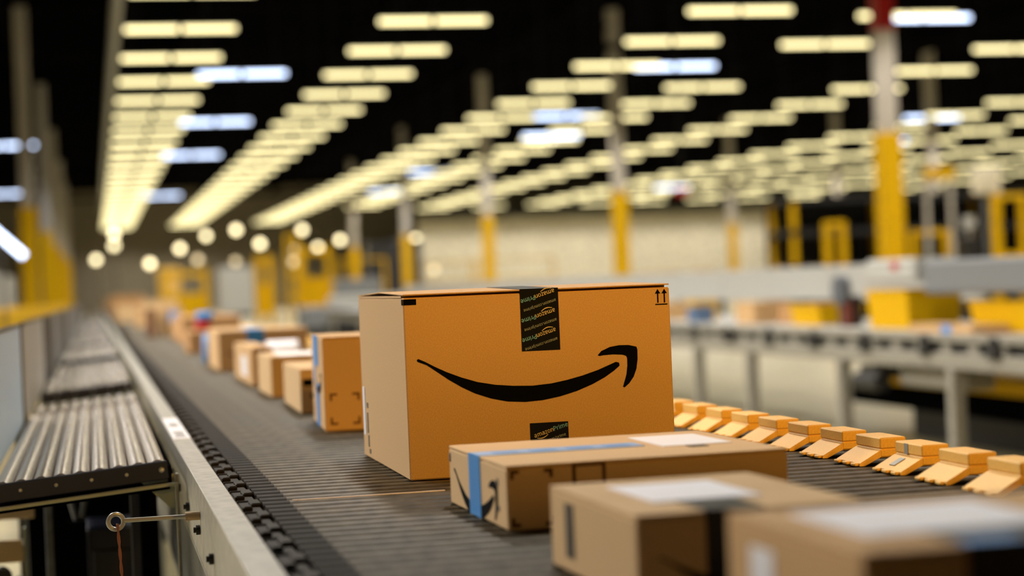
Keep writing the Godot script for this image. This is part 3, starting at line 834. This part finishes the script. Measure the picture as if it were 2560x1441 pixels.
func build_left_side() -> void:
	var x := -0.182
	var spec := [[-2.5, -4.82, "blue_panel", "pale blue side panel with a black edge, nearest beside the roller trays"], [-5.02, -6.95, "white_panel", "grey-white side panel behind the pale blue one, beside the roller trays"], [-7.1, -8.3, "dark_metal", "dark side panel behind the grey-white one"], [-8.5, -10.3, "grey_panel", "grey side panel, fourth along the roller trays"], [-10.6, -12.4, "dark_metal", "dark side panel, fifth along the roller trays"], [-12.7, -15.5, "grey_panel", "grey side panel, sixth along the roller trays"], [-16, -19, "dark_metal", "dark side panel, seventh along the roller trays"], [-19.4, -24, "grey_panel", "grey side panel, eighth along the roller trays"], [-24.5, -32, "dark_metal", "dark side panel, farthest along the roller trays"]]
	for s in spec:
		var L: float = s[0] - s[1]
		var o := thing("side_panel", s[3], "panel", Vector3(x, 0, (s[0] + s[1]) / 2), 0.0, "side panels along the roller trays")  # side panel running along the trays
		var st := S(); bx(st, Vector3(0, 0.974, 0), Vector3(0.006, 0.24, L), 0.002); obj("sheet", st, M[s[2]], o)
		st = S(); bx(st, Vector3(0, 0.974, -L / 2 - 0.006), Vector3(0.014, 0.25, 0.026), 0.004); bx(st, Vector3(0, 1.096, 0), Vector3(0.010, 0.008, L), 0.002); obj("edge_trim", st, M.tape_black, o)
		st = S(); bx(st, Vector3(-0.006, 0.43, -L / 2 + 0.06), Vector3(0.02, 0.86, 0.04)); obj("post", st, M.galv_dark, o)
		st = S(); bx(st, Vector3(-0.006, 0.43, L / 2 - 0.06), Vector3(0.02, 0.86, 0.04)); obj("post", st, M.galv_dark, o)
	# yellow guard rail along the left aisle
	var g := thing("guard_rail", "long yellow guard rail running along the aisle left of the roller trays", "guard rail", Vector3(-1.0, 0, -40))
	var st2 := S(); bx(st2, Vector3(0, 0.93, 0), Vector3(0.06, 0.26, 62), 0.01); obj("rail", st2, M.yellow, g)
	st2 = S(); bx(st2, Vector3(0, 0.45, 0), Vector3(0.06, 0.2, 62), 0.01); obj("rail", st2, M.yellow, g)
	for k in 16:
		st2 = S(); bx(st2, Vector3(-0.06, 0.55, -30.0 + 4.0 * k), Vector3(0.1, 1.1, 0.12), 0.01); obj("post", st2, M.yellow, g)
	st2 = S(); bx(st2, Vector3(-2.6, 1.0, -40), Vector3(0.12, 2.0, 50), 0.01)
	tag(obj("pale_screen", st2, M.white_panel), "pale grey low screen behind the yellow guard rail at the left", "screen")
	# under the first tray
	var o := thing("gear_motor", "small grey drive with a tan plate under the first roller tray, lower left corner", "motor", Vector3(-0.185, 0, -4.0))
	st2 = S(); bx(st2, Vector3(0.0, 0.655, 0), Vector3(0.062, 0.025, 0.08), 0.003); bx(st2, Vector3(0.030, 0.60, 0.03), Vector3(0.006, 0.20, 0.02), 0.001); bx(st2, Vector3(-0.030, 0.60, 0.03), Vector3(0.006, 0.20, 0.02), 0.001); obj("bracket", st2, M.grey_green, o)
	st2 = S(); bx(st2, Vector3(0.0, 0.655, 0.042), Vector3(0.052, 0.045, 0.006), 0.001); obj("tan_plate", st2, M.wood, o)
	st2 = S(); tube(st2, Vector3(-0.02, 0.60, 0), Vector3(-0.02, 0.60, 0.05), 0.022, 0.022, 14); tube(st2, Vector3(0.018, 0.585, 0), Vector3(0.018, 0.585, 0.05), 0.016, 0.016, 12); bx(st2, Vector3(0, 0.27, 0), Vector3(0.05, 0.54, 0.05)); obj("motor_body", st2, M.dark_metal, o)
	st2 = S(); bx(st2, Vector3(-0.185, 0.733, -4.15), Vector3(0.09, 0.07, 0.01), 0.002); tag(obj("cover_plate", st2, M.wood), "flat beige cover plate under the left end of the first roller tray", "cover")
	o = thing("support_post", "pale grey steel post under the first roller tray, right of the gear motor", "post", Vector3(-0.109, 0, -4.05))
	st2 = S(); bx(st2, Vector3(0, 0.41, 0), Vector3(0.016, 0.82, 0.03), 0.002); obj("shaft", st2, M.galv_dark, o); st2 = S(); bx(st2, Vector3(0, 0.005, 0), Vector3(0.08, 0.01, 0.08)); obj("foot", st2, M.galv_dark, o)
	o = thing("brace_pair", "two slanting grey braces meeting under the first roller tray", "brace", Vector3(-0.055, 0, -4.2))
	st2 = S(); tube(st2, Vector3(-0.028, 0.80, 0), Vector3(0.002, 0.67, 0), 0.009, 0.006, 8); obj("brace", st2, M.galv_dark, o)
	st2 = S(); tube(st2, Vector3(0.03, 0.80, 0), Vector3(0.008, 0.665, 0), 0.007, 0.006, 8); obj("brace", st2, M.galv_dark, o); st2 = S(); bx(st2, Vector3(0, 0.34, 0), Vector3(0.04, 0.68, 0.04)); obj("stand", st2, M.void, o)
	o = thing("control_cabinet", "dark navy cabinet standing under the first roller tray below the eyebolt", "cabinet", Vector3(0.035, 0, -4.34))
	st2 = S(); bx(st2, Vector3(0, 0.33, 0), Vector3(0.15, 0.66, 0.2), 0.006); obj("cabinet_body", st2, M.navy, o); st2 = S(); bx(st2, Vector3(0, 0.36, 0.102), Vector3(0.12, 0.5, 0.006), 0.003); obj("door", st2, M.navy, o)
	o = thing("channel_post", "dark blue upright channel under the first tray right of the cabinet", "post", Vector3(0.058, 0, -3.6))
	st2 = S(); bx(st2, Vector3(0, 0.41, 0), Vector3(0.018, 0.82, 0.02), 0.002); obj("web", st2, M.navy, o); st2 = S(); bx(st2, Vector3(0.016, 0.41, -0.012), Vector3(0.05, 0.82, 0.005)); obj("flange", st2, M.void, o)

# ------------------------------------------------------------------ the parallel line at the right
func build_right_line() -> void:
	var t := thing("belt_conveyor", "grey belt conveyor on legs running parallel to the sorter at the right", "conveyor", Vector3(4.5, 0, 0))
	var zc := -22.0
	var L := 32.0
	var st := S(); bx(st, Vector3(0.58, 0.757, zc), Vector3(1.12, 0.02, L), 0.004); obj("belt", st, M.white_panel, t)
	st = S(); bx(st, Vector3(0, 0.755, zc), Vector3(0.05, 0.045, L), 0.004); obj("side_beam", st, M.galv, t)
	st = S(); bx(st, Vector3(0.03, 0.70, zc), Vector3(0.04, 0.07, L)); obj("roller_pocket", st, M.dark_metal, t)
	st = S(); bx(st, Vector3(0, 0.63, zc), Vector3(0.05, 0.085, L), 0.004); obj("side_beam", st, M.galv, t)
	st = S(); bx(st, Vector3(1.12, 0.70, zc), Vector3(0.05, 0.15, L), 0.004); obj("side_beam", st, M.galv, t)
	for k in 46:
		st = S(); bx(st, Vector3(-0.006, 0.695, -8.0 - 0.33 * k), Vector3(0.02, 0.05, 0.10), 0.003); obj("bearing_block", st, M.galv, t)
	for k in 16:
		st = S(); var z := -8.2 - 0.835 * k
		tube(st, Vector3(-0.05, 0.725, z), Vector3(0.0, 0.725, z), 0.045, 0.05, 14); bx(st, Vector3(-0.03, 0.68, z), Vector3(0.05, 0.05, 0.12), 0.004); obj("idler_bracket", st, M.dark_metal, t)
	for z in [-9.57, -11.15, -12.85, -14.05, -17.5, -21.0, -25.0, -29.0, -33.0, -37.0]:
		st = S()
		bx(st, Vector3(0.0, 0.30, z), Vector3(0.075, 0.60, 0.075), 0.004); bx(st, Vector3(0.2, 0.018, z), Vector3(0.6, 0.04, 0.09)); obj("leg", st, M.galv, t)
	# tall side guard on the far side of the belt
	var g := thing("side_guard", "long pale grey side guard standing behind the right belt conveyor", "guard", Vector3(5.55, 0, 0))
	for k in 9:
		st = S(); bx(st, Vector3(0, 1.045, -12.6 - 2.6 * k), Vector3(0.03, 0.26, 2.58), 0.006); obj("panel", st, M.white_panel, g)
	for k in 18:
		st = S(); bx(st, Vector3(0.04, 0.98, -11.5 - 1.3 * k), Vector3(0.05, 0.40, 0.05)); obj("post", st, M.galv_dark, g)
	var o := thing("machine_cover", "white machine cover with a red sticker above the yellow bin", "cover", Vector3(4.95, 0, -11.1))
	st = S(); bx(st, Vector3(0, 1.125, 0), Vector3(0.30, 0.145, 0.74), 0.02); obj("hood", st, M.white_panel, o); st = S(); bx(st, Vector3(-0.152, 1.155, 0.10), Vector3(0.004, 0.05, 0.10)); obj("red_sticker", st, M.red, o)
	st = S(); bx(st, Vector3(0.58, 1.12, 0.0), Vector3(0.9, 0.06, 0.06)); obj("arm", st, M.galv_dark, o); st = S(); bx(st, Vector3(1.0, 0.575, 0.0), Vector3(0.06, 1.15, 0.06)); obj("stand", st, M.galv_dark, o)
	o = thing("machine_cover", "wide grey machine cover at the right edge above the yellow panel", "cover", Vector3(4.95, 0, -9.6))
	st = S(); bx(st, Vector3(0, 1.08, 0), Vector3(0.30, 0.20, 2.0), 0.02); obj("hood", st, M.grey_panel, o)
	st = S(); bx(st, Vector3(0.58, 1.1, 0.0), Vector3(0.9, 0.06, 0.06)); obj("arm", st, M.galv_dark, o); st = S(); bx(st, Vector3(1.0, 0.565, 0.0), Vector3(0.06, 1.13, 0.06)); obj("stand", st, M.galv_dark, o)
	bin("bright yellow tote on the right belt conveyor, under the white machine cover", Vector3(4.98, 0.768, -11.15), Vector3(0.36, 0.24, 0.62), "yellow")
	bin("long yellow tote at the right edge, under the wide grey machine cover", Vector3(4.98, 0.768, -9.35), Vector3(0.34, 0.17, 1.35), "yellow")
	bin("yellow tote beside the drive wheel on the right belt conveyor", Vector3(5.0, 0.768, -12.65), Vector3(0.34, 0.14, 0.55), "yellow")
	bin("small yellow tote near the far left of the right belt conveyor", Vector3(4.98, 0.768, -15.4), Vector3(0.20, 0.17, 0.25), "yellow")
	bin("small blue-grey tote in front of the small yellow tote", Vector3(4.75, 0.768, -14.75), Vector3(0.16, 0.13, 0.22), "blue_grey")
	var names := ["brown carton on the right belt conveyor beside the yellow tote", "brown carton at the left end of the visible right belt, beside the large carton", "dark carton behind the brown one on the right belt conveyor"]
	var spots := [[4.93, -13.75, 0.30, 0.16, 0.42, "card"], [4.9, -16.2, 0.3, 0.15, 0.5, "card"], [5.05, -13.2, 0.28, 0.14, 0.35, "card_dark"]]
	for i in 3:
		var s = spots[i]
		carton(names[i], Vector3(s[0], 0.768, s[1]), Vector3(s[2], s[3], s[4]), 0.0, s[5])
	var b := carton("flat brown parcel with a blue patch lying on the right belt conveyor", Vector3(4.66, 0.768, -9.85), Vector3(0.22, 0.050, 0.80), 0.0, "card")
	mark(b, "tape_strip", [rect(0.42, 0.0, 0.54, 0.0502)], face(Vector3(0.22, 0.050, 0.80), "left"), "tape_blue")
	o = thing("belt_drive_unit", "grey drive wheel with a dark motor left of the bright yellow tote", "drive", Vector3(4.86, 0.768, -11.95))
	st = S(); tube(st, Vector3(-0.06, 0.24, 0), Vector3(0.0, 0.24, 0), 0.10, 0.10, 24); obj("wheel", st, M.galv_dark, o); st = S(); bx(st, Vector3(0.05, 0.1, -0.05), Vector3(0.12, 0.2, 0.14), 0.01); obj("motor", st, M.dark_metal, o)
	st = S(); bx(st, Vector3(-0.012, 0.08, 0.05), Vector3(0.06, 0.16, 0.06), 0.006); obj("red_box", st, mat("maroon", rgb(110, 50, 36), 0.6), o)
	# drives under the belt
	o = thing("belt_drive", "dark motor hanging below the right belt conveyor", "motor", Vector3(4.62, -0.03, -10.75))
	st = S(); tube(st, Vector3(-0.1, 0.50, 0.15), Vector3(-0.1, 0.50, -0.2), 0.055, 0.055, 14); bx(st, Vector3(-0.05, 0.56, 0), Vector3(0.14, 0.07, 0.3), 0.008); obj("motor_body", st, M.dark_metal, o)
	o = thing("drive_guard", "pale grey drive guard under the right belt conveyor beside the dark motor", "guard", Vector3(4.70, 0.0, -10.12))
	st = S(); bx(st, Vector3(0, 0.515, 0), Vector3(0.2, 0.12, 0.86), 0.02); obj("cover", st, M.galv, o)
	o = thing("yellow_platform", "yellow-edged dark platform under the right belt conveyor at the right edge", "platform", Vector3(5.5, 0, -10.6))
	st = S(); bx(st, Vector3(0, 0.40, 0), Vector3(0.5, 0.09, 4.2), 0.01); obj("yellow_edge", st, M.yellow, o); st = S(); bx(st, Vector3(0.02, 0.275, 0), Vector3(0.46, 0.16, 4.9), 0.01); obj("base", st, M.void, o); st = S(); bx(st, Vector3(0.02, 0.1, 0), Vector3(0.3, 0.2, 3.0)); obj("plinth", st, M.dark_metal, o)

func bin(label: String, at: Vector3, size: Vector3, m: String) -> void:
	# an open tote with tapered walls and a rim
	var o := thing("tote", label, "tote", at)
	var st := S()
	var a := Vector2(size.x / 2 * 0.9, size.z / 2 * 0.94); var b := Vector2(size.x / 2, size.z / 2)
	var q := func(r: Vector2, y: float, i: int) -> Vector3: return Vector3(r.x * [-1, 1, 1, -1][i % 4], y, r.y * [1, 1, -1, -1][i % 4])
	for i in 4:
		quad(st, q.call(a, 0, i), q.call(a, 0, i + 1), q.call(b, size.y, i + 1), q.call(b, size.y, i))
		quad(st, q.call(a * 0.96, 0.006, i + 1), q.call(a * 0.96, 0.006, i), q.call(b * 0.96, size.y, i), q.call(b * 0.96, size.y, i + 1))
	quad(st, q.call(a, 0, 3), q.call(a, 0, 2), q.call(a, 0, 1), q.call(a, 0, 0)); quad(st, q.call(a, 0.006, 0), q.call(a, 0.006, 1), q.call(a, 0.006, 2), q.call(a, 0.006, 3))
	obj("tote_body", st, M[m], o)
	st = S()
	for i in 4:
		var p: Vector3 = q.call(b, size.y - 0.008, i); var r: Vector3 = q.call(b, size.y - 0.008, i + 1)
		bx(st, (p + r) / 2, Vector3(absf(p.x - r.x) + 0.016, 0.016, absf(p.z - r.z) + 0.016), 0.003)
	obj("rim", st, M[m], o)

# ------------------------------------------------------------------ further off
func gate(label: String, at: Vector3, w: float, h: float, turn := 0.0, group := "") -> void:
	var o := thing("yellow_barrier", label, "frame", at, turn, group)
	for s in [-1.0, 1.0]:
		var st := S(); bx(st, Vector3(s * w / 2, h / 2, 0), Vector3(0.11, h, 0.11), 0.01); obj("post", st, M.yellow, o)
	for y in [h * 0.98, h * 0.55, h * 0.3]:
		var st := S(); bx(st, Vector3(0, y, 0), Vector3(w, 0.09, 0.08), 0.01); obj("cross_bar", st, M.yellow, o)

func build_background() -> void:
	var st := S()
	# right: racks behind the red-topped column
	var o := thing("storage_rack", "dark storage rack behind the red-topped column at the right edge", "rack", Vector3(16.6, 0, -36))
	for k in 4:
		st = S(); bx(st, Vector3(-3.0 + 2.2 * k, 1.3, 0), Vector3(0.1, 2.6, 0.1)); bx(st, Vector3(-3.0 + 2.2 * k, 1.3, -1.2), Vector3(0.1, 2.6, 0.1)); obj("upright", st, M.yellow, o)
	for y in [0.5, 1.2, 1.9, 2.55]:
		st = S(); bx(st, Vector3(0.3, y, -0.6), Vector3(6.8, 0.12, 1.3)); obj("shelf", st, M.dark_metal, o)
	st = S(); bx(st, Vector3(0.3, 1.3, -1.3), Vector3(6.8, 2.6, 0.05)); obj("back_sheet", st, M.dark_metal, o)
	o = thing("overhead_sign", "yellow board held up on grey posts right of the red-topped column", "sign", Vector3(14.05, 0, -30.2))
	st = S(); bx(st, Vector3(0, 2.70, 0), Vector3(0.56, 0.20, 0.06), 0.01); obj("board", st, M.yellow, o)
	for s in [-1.0, 1.0]:
		st = S(); bx(st, Vector3(s * 0.22, 1.3, -0.05), Vector3(0.06, 2.6, 0.06)); obj("post", st, M.column_white, o)
	o = thing("electric_box", "cream electric box on a post at the upper right edge", "box", Vector3(15.0, 0, -30.4))
	st = S(); bx(st, Vector3(0, 2.56, 0), Vector3(0.46, 0.46, 0.2), 0.02); obj("cabinet_body", st, M.wall, o); st = S(); bx(st, Vector3(0, 2.56, 0.105), Vector3(0.36, 0.36, 0.02), 0.01); obj("door", st, M.wall, o); st = S(); bx(st, Vector3(0, 1.2, -0.05), Vector3(0.08, 2.4, 0.06)); obj("post", st, M.galv_dark, o)
	gate("yellow guard frame right of the red-topped column, left of the dark machine", Vector3(14.2, 0, -31.0), 0.6, 1.75)
	gate("tall yellow guard frame at the far right edge", Vector3(15.2, 0, -30.0), 0.5, 2.3)
	gate("yellow guard frame left of the red-topped column", Vector3(12.25, 0, -30.5), 0.28, 1.95)
	o = thing("packing_station", "dark packing machine with a pale screen among the yellow frames at the right", "machine", Vector3(14.72, 0, -30.6))
	st = S(); bx(st, Vector3(0, 0.8, 0), Vector3(0.34, 1.6, 0.4), 0.02); obj("cabinet_body", st, M.dark_metal, o); st = S(); bx(st, Vector3(-0.02, 1.85, 0.1), Vector3(0.22, 0.2, 0.04), 0.01); bx(st, Vector3(-0.02, 1.7, 0.08), Vector3(0.04, 0.3, 0.03)); obj("pale_screen", st, M.white_panel, o)
	o = thing("notice_board", "white notice board standing in front of the pale partition's right end", "board", Vector3(15.15, 0, -40))
	st = S(); bx(st, Vector3(0, 1.88, 0), Vector3(0.44, 0.72, 0.05), 0.01); obj("sheet", st, M.paper, o); st = S(); bx(st, Vector3(0, 0.8, -0.03), Vector3(0.06, 1.6, 0.04)); obj("post", st, M.galv_dark, o)
	o = thing("exit_sign", "red and white lit sign hung under the lights before the pale partition", "sign", Vector3(13.45, 3.1, -42.8))
	st = S(); bx(st, Vector3(0, 0, 0), Vector3(0.30, 0.16, 0.06), 0.01); obj("sign_body", st, M.red, o); st = S(); tube(st, Vector3(0, 0.08, 0), Vector3(0, 5.9, 0), 0.01, 0.01, 5); obj("hanger", st, M.housing, o)
	# stacks of boxes and totes behind the guard at the right
	var rng := RandomNumberGenerator.new(); rng.seed = 5
	var kinds := ["card", "card_dark", "card_pale"]
	for k in 22:
		var x := 9.2 + k * 0.36
		carton("brown carton stacked on the far bench behind the pale side guard", Vector3(x, 0.90, -33.6 - rng.randf() * 0.5), Vector3(rng.randf_range(0.22, 0.34), rng.randf_range(0.15, 0.34), 0.3), rng.randf_range(-0.2, 0.2), kinds[k % 3], "cartons on the far bench")
	o = thing("work_bench", "long grey work bench carrying cartons behind the pale side guard", "bench", Vector3(13.0, 0, -33.9))
	st = S(); bx(st, Vector3(0, 0.86, 0), Vector3(8.4, 0.08, 1.2), 0.01); obj("bench_top", st, M.grey_panel, o)
	for k in 5:
		st = S(); bx(st, Vector3(-4.0 + 2 * k, 0.41, 0.5), Vector3(0.08, 0.82, 0.08)); obj("leg", st, M.galv_dark, o)
		st = S(); bx(st, Vector3(-4.0 + 2 * k, 0.41, -0.5), Vector3(0.08, 0.82, 0.08)); obj("leg", st, M.galv_dark, o)
	# left of the big carton: yellow structures and grey lines far along
	var words := [["tall yellow guard frame behind the cartons, nearest left of the large carton", 7.0, -69.0, 0.35, 3.2], ["yellow frame behind the fourth column of the right row", 12.7, -92.0, 2.2, 2.6], ["yellow railing in front of the pale partition", 24.5, -112.0, 5.0, 2.6], ["yellow railing further right before the pale partition", 18.6, -101.0, 3.0, 2.4]]
	for w in words:
		gate(w[0], Vector3(w[1], 0, w[2]), w[3], w[4])
	var cages := [["wide yellow safety panel beside the far end of the sorter", 3.2, -70.0, 1.6, 2.1], ["narrow yellow safety panel, second to the right from the far end of the sorter", 6.07, -70.0, 0.6, 2.5], ["yellow safety panel right of the tall yellow guard frame", 8.0, -70.5, 1.1, 2.8]]
	for w in cages:
		o = thing("safety_gate", w[0], "gate", Vector3(w[1], 0, w[2]))
		st = S(); bx(st, Vector3(0, w[4] * 0.36, 0), Vector3(w[3] - 0.1, w[4] * 0.45, 0.05), 0.01); obj("sheet", st, M.yellow, o)
		st = S(); bx(st, Vector3(0, w[4] * 0.92, 0), Vector3(w[3] - 0.1, 0.2, 0.08), 0.01); obj("top_bar", st, M.yellow, o)
		for q in [-1.0, 1.0]:
			st = S(); bx(st, Vector3(q * (w[3] / 2 - 0.06), w[4] / 2, 0), Vector3(0.2, w[4], 0.2), 0.01); obj("post", st, M.yellow, o)
	var boxes := [["grey machine housing far along behind the wide yellow frame", 10.8, -84.0, 3.0, 1.6, "grey_panel"], ["tall grey machine between the far yellow frames", 6.6, -92.0, 1.6, 2.4, "white_panel"], ["dark machine left of the fourth column", 14.0, -95.0, 1.4, 3.4, "dark_metal"], ["dark blue machine beside the fourth column", 16.0, -99.0, 1.3, 3.6, "navy"], ["small orange machine cover at the far end of the sorter", 3.5, -92.0, 1.0, 2.5, "shoe"], ["low grey conveyor housing behind the cartons", 6.6, -48.0, 3.2, 0.75, "grey_panel"], ["dark low machine on the floor behind the tall carton", 5.6, -42.0, 1.1, 0.5, "dark_metal"], ["pale low conveyor housing behind the large carton", 9.5, -58.0, 5.0, 0.95, "white_panel"]]
	for w in boxes:
		o = thing("machine_housing", w[0], "machine", Vector3(w[1], 0, w[2]))
		st = S(); bx(st, Vector3(0, w[4] * 0.5 + 0.1, 0), Vector3(w[3], w[4] - 0.2, 1.6), 0.05); obj("hood", st, M[w[5]], o)
		st = S(); bx(st, Vector3(0, 0.1, 0), Vector3(w[3] * 0.9, 0.2, 1.4)); obj("plinth", st, M.dark_metal, o)
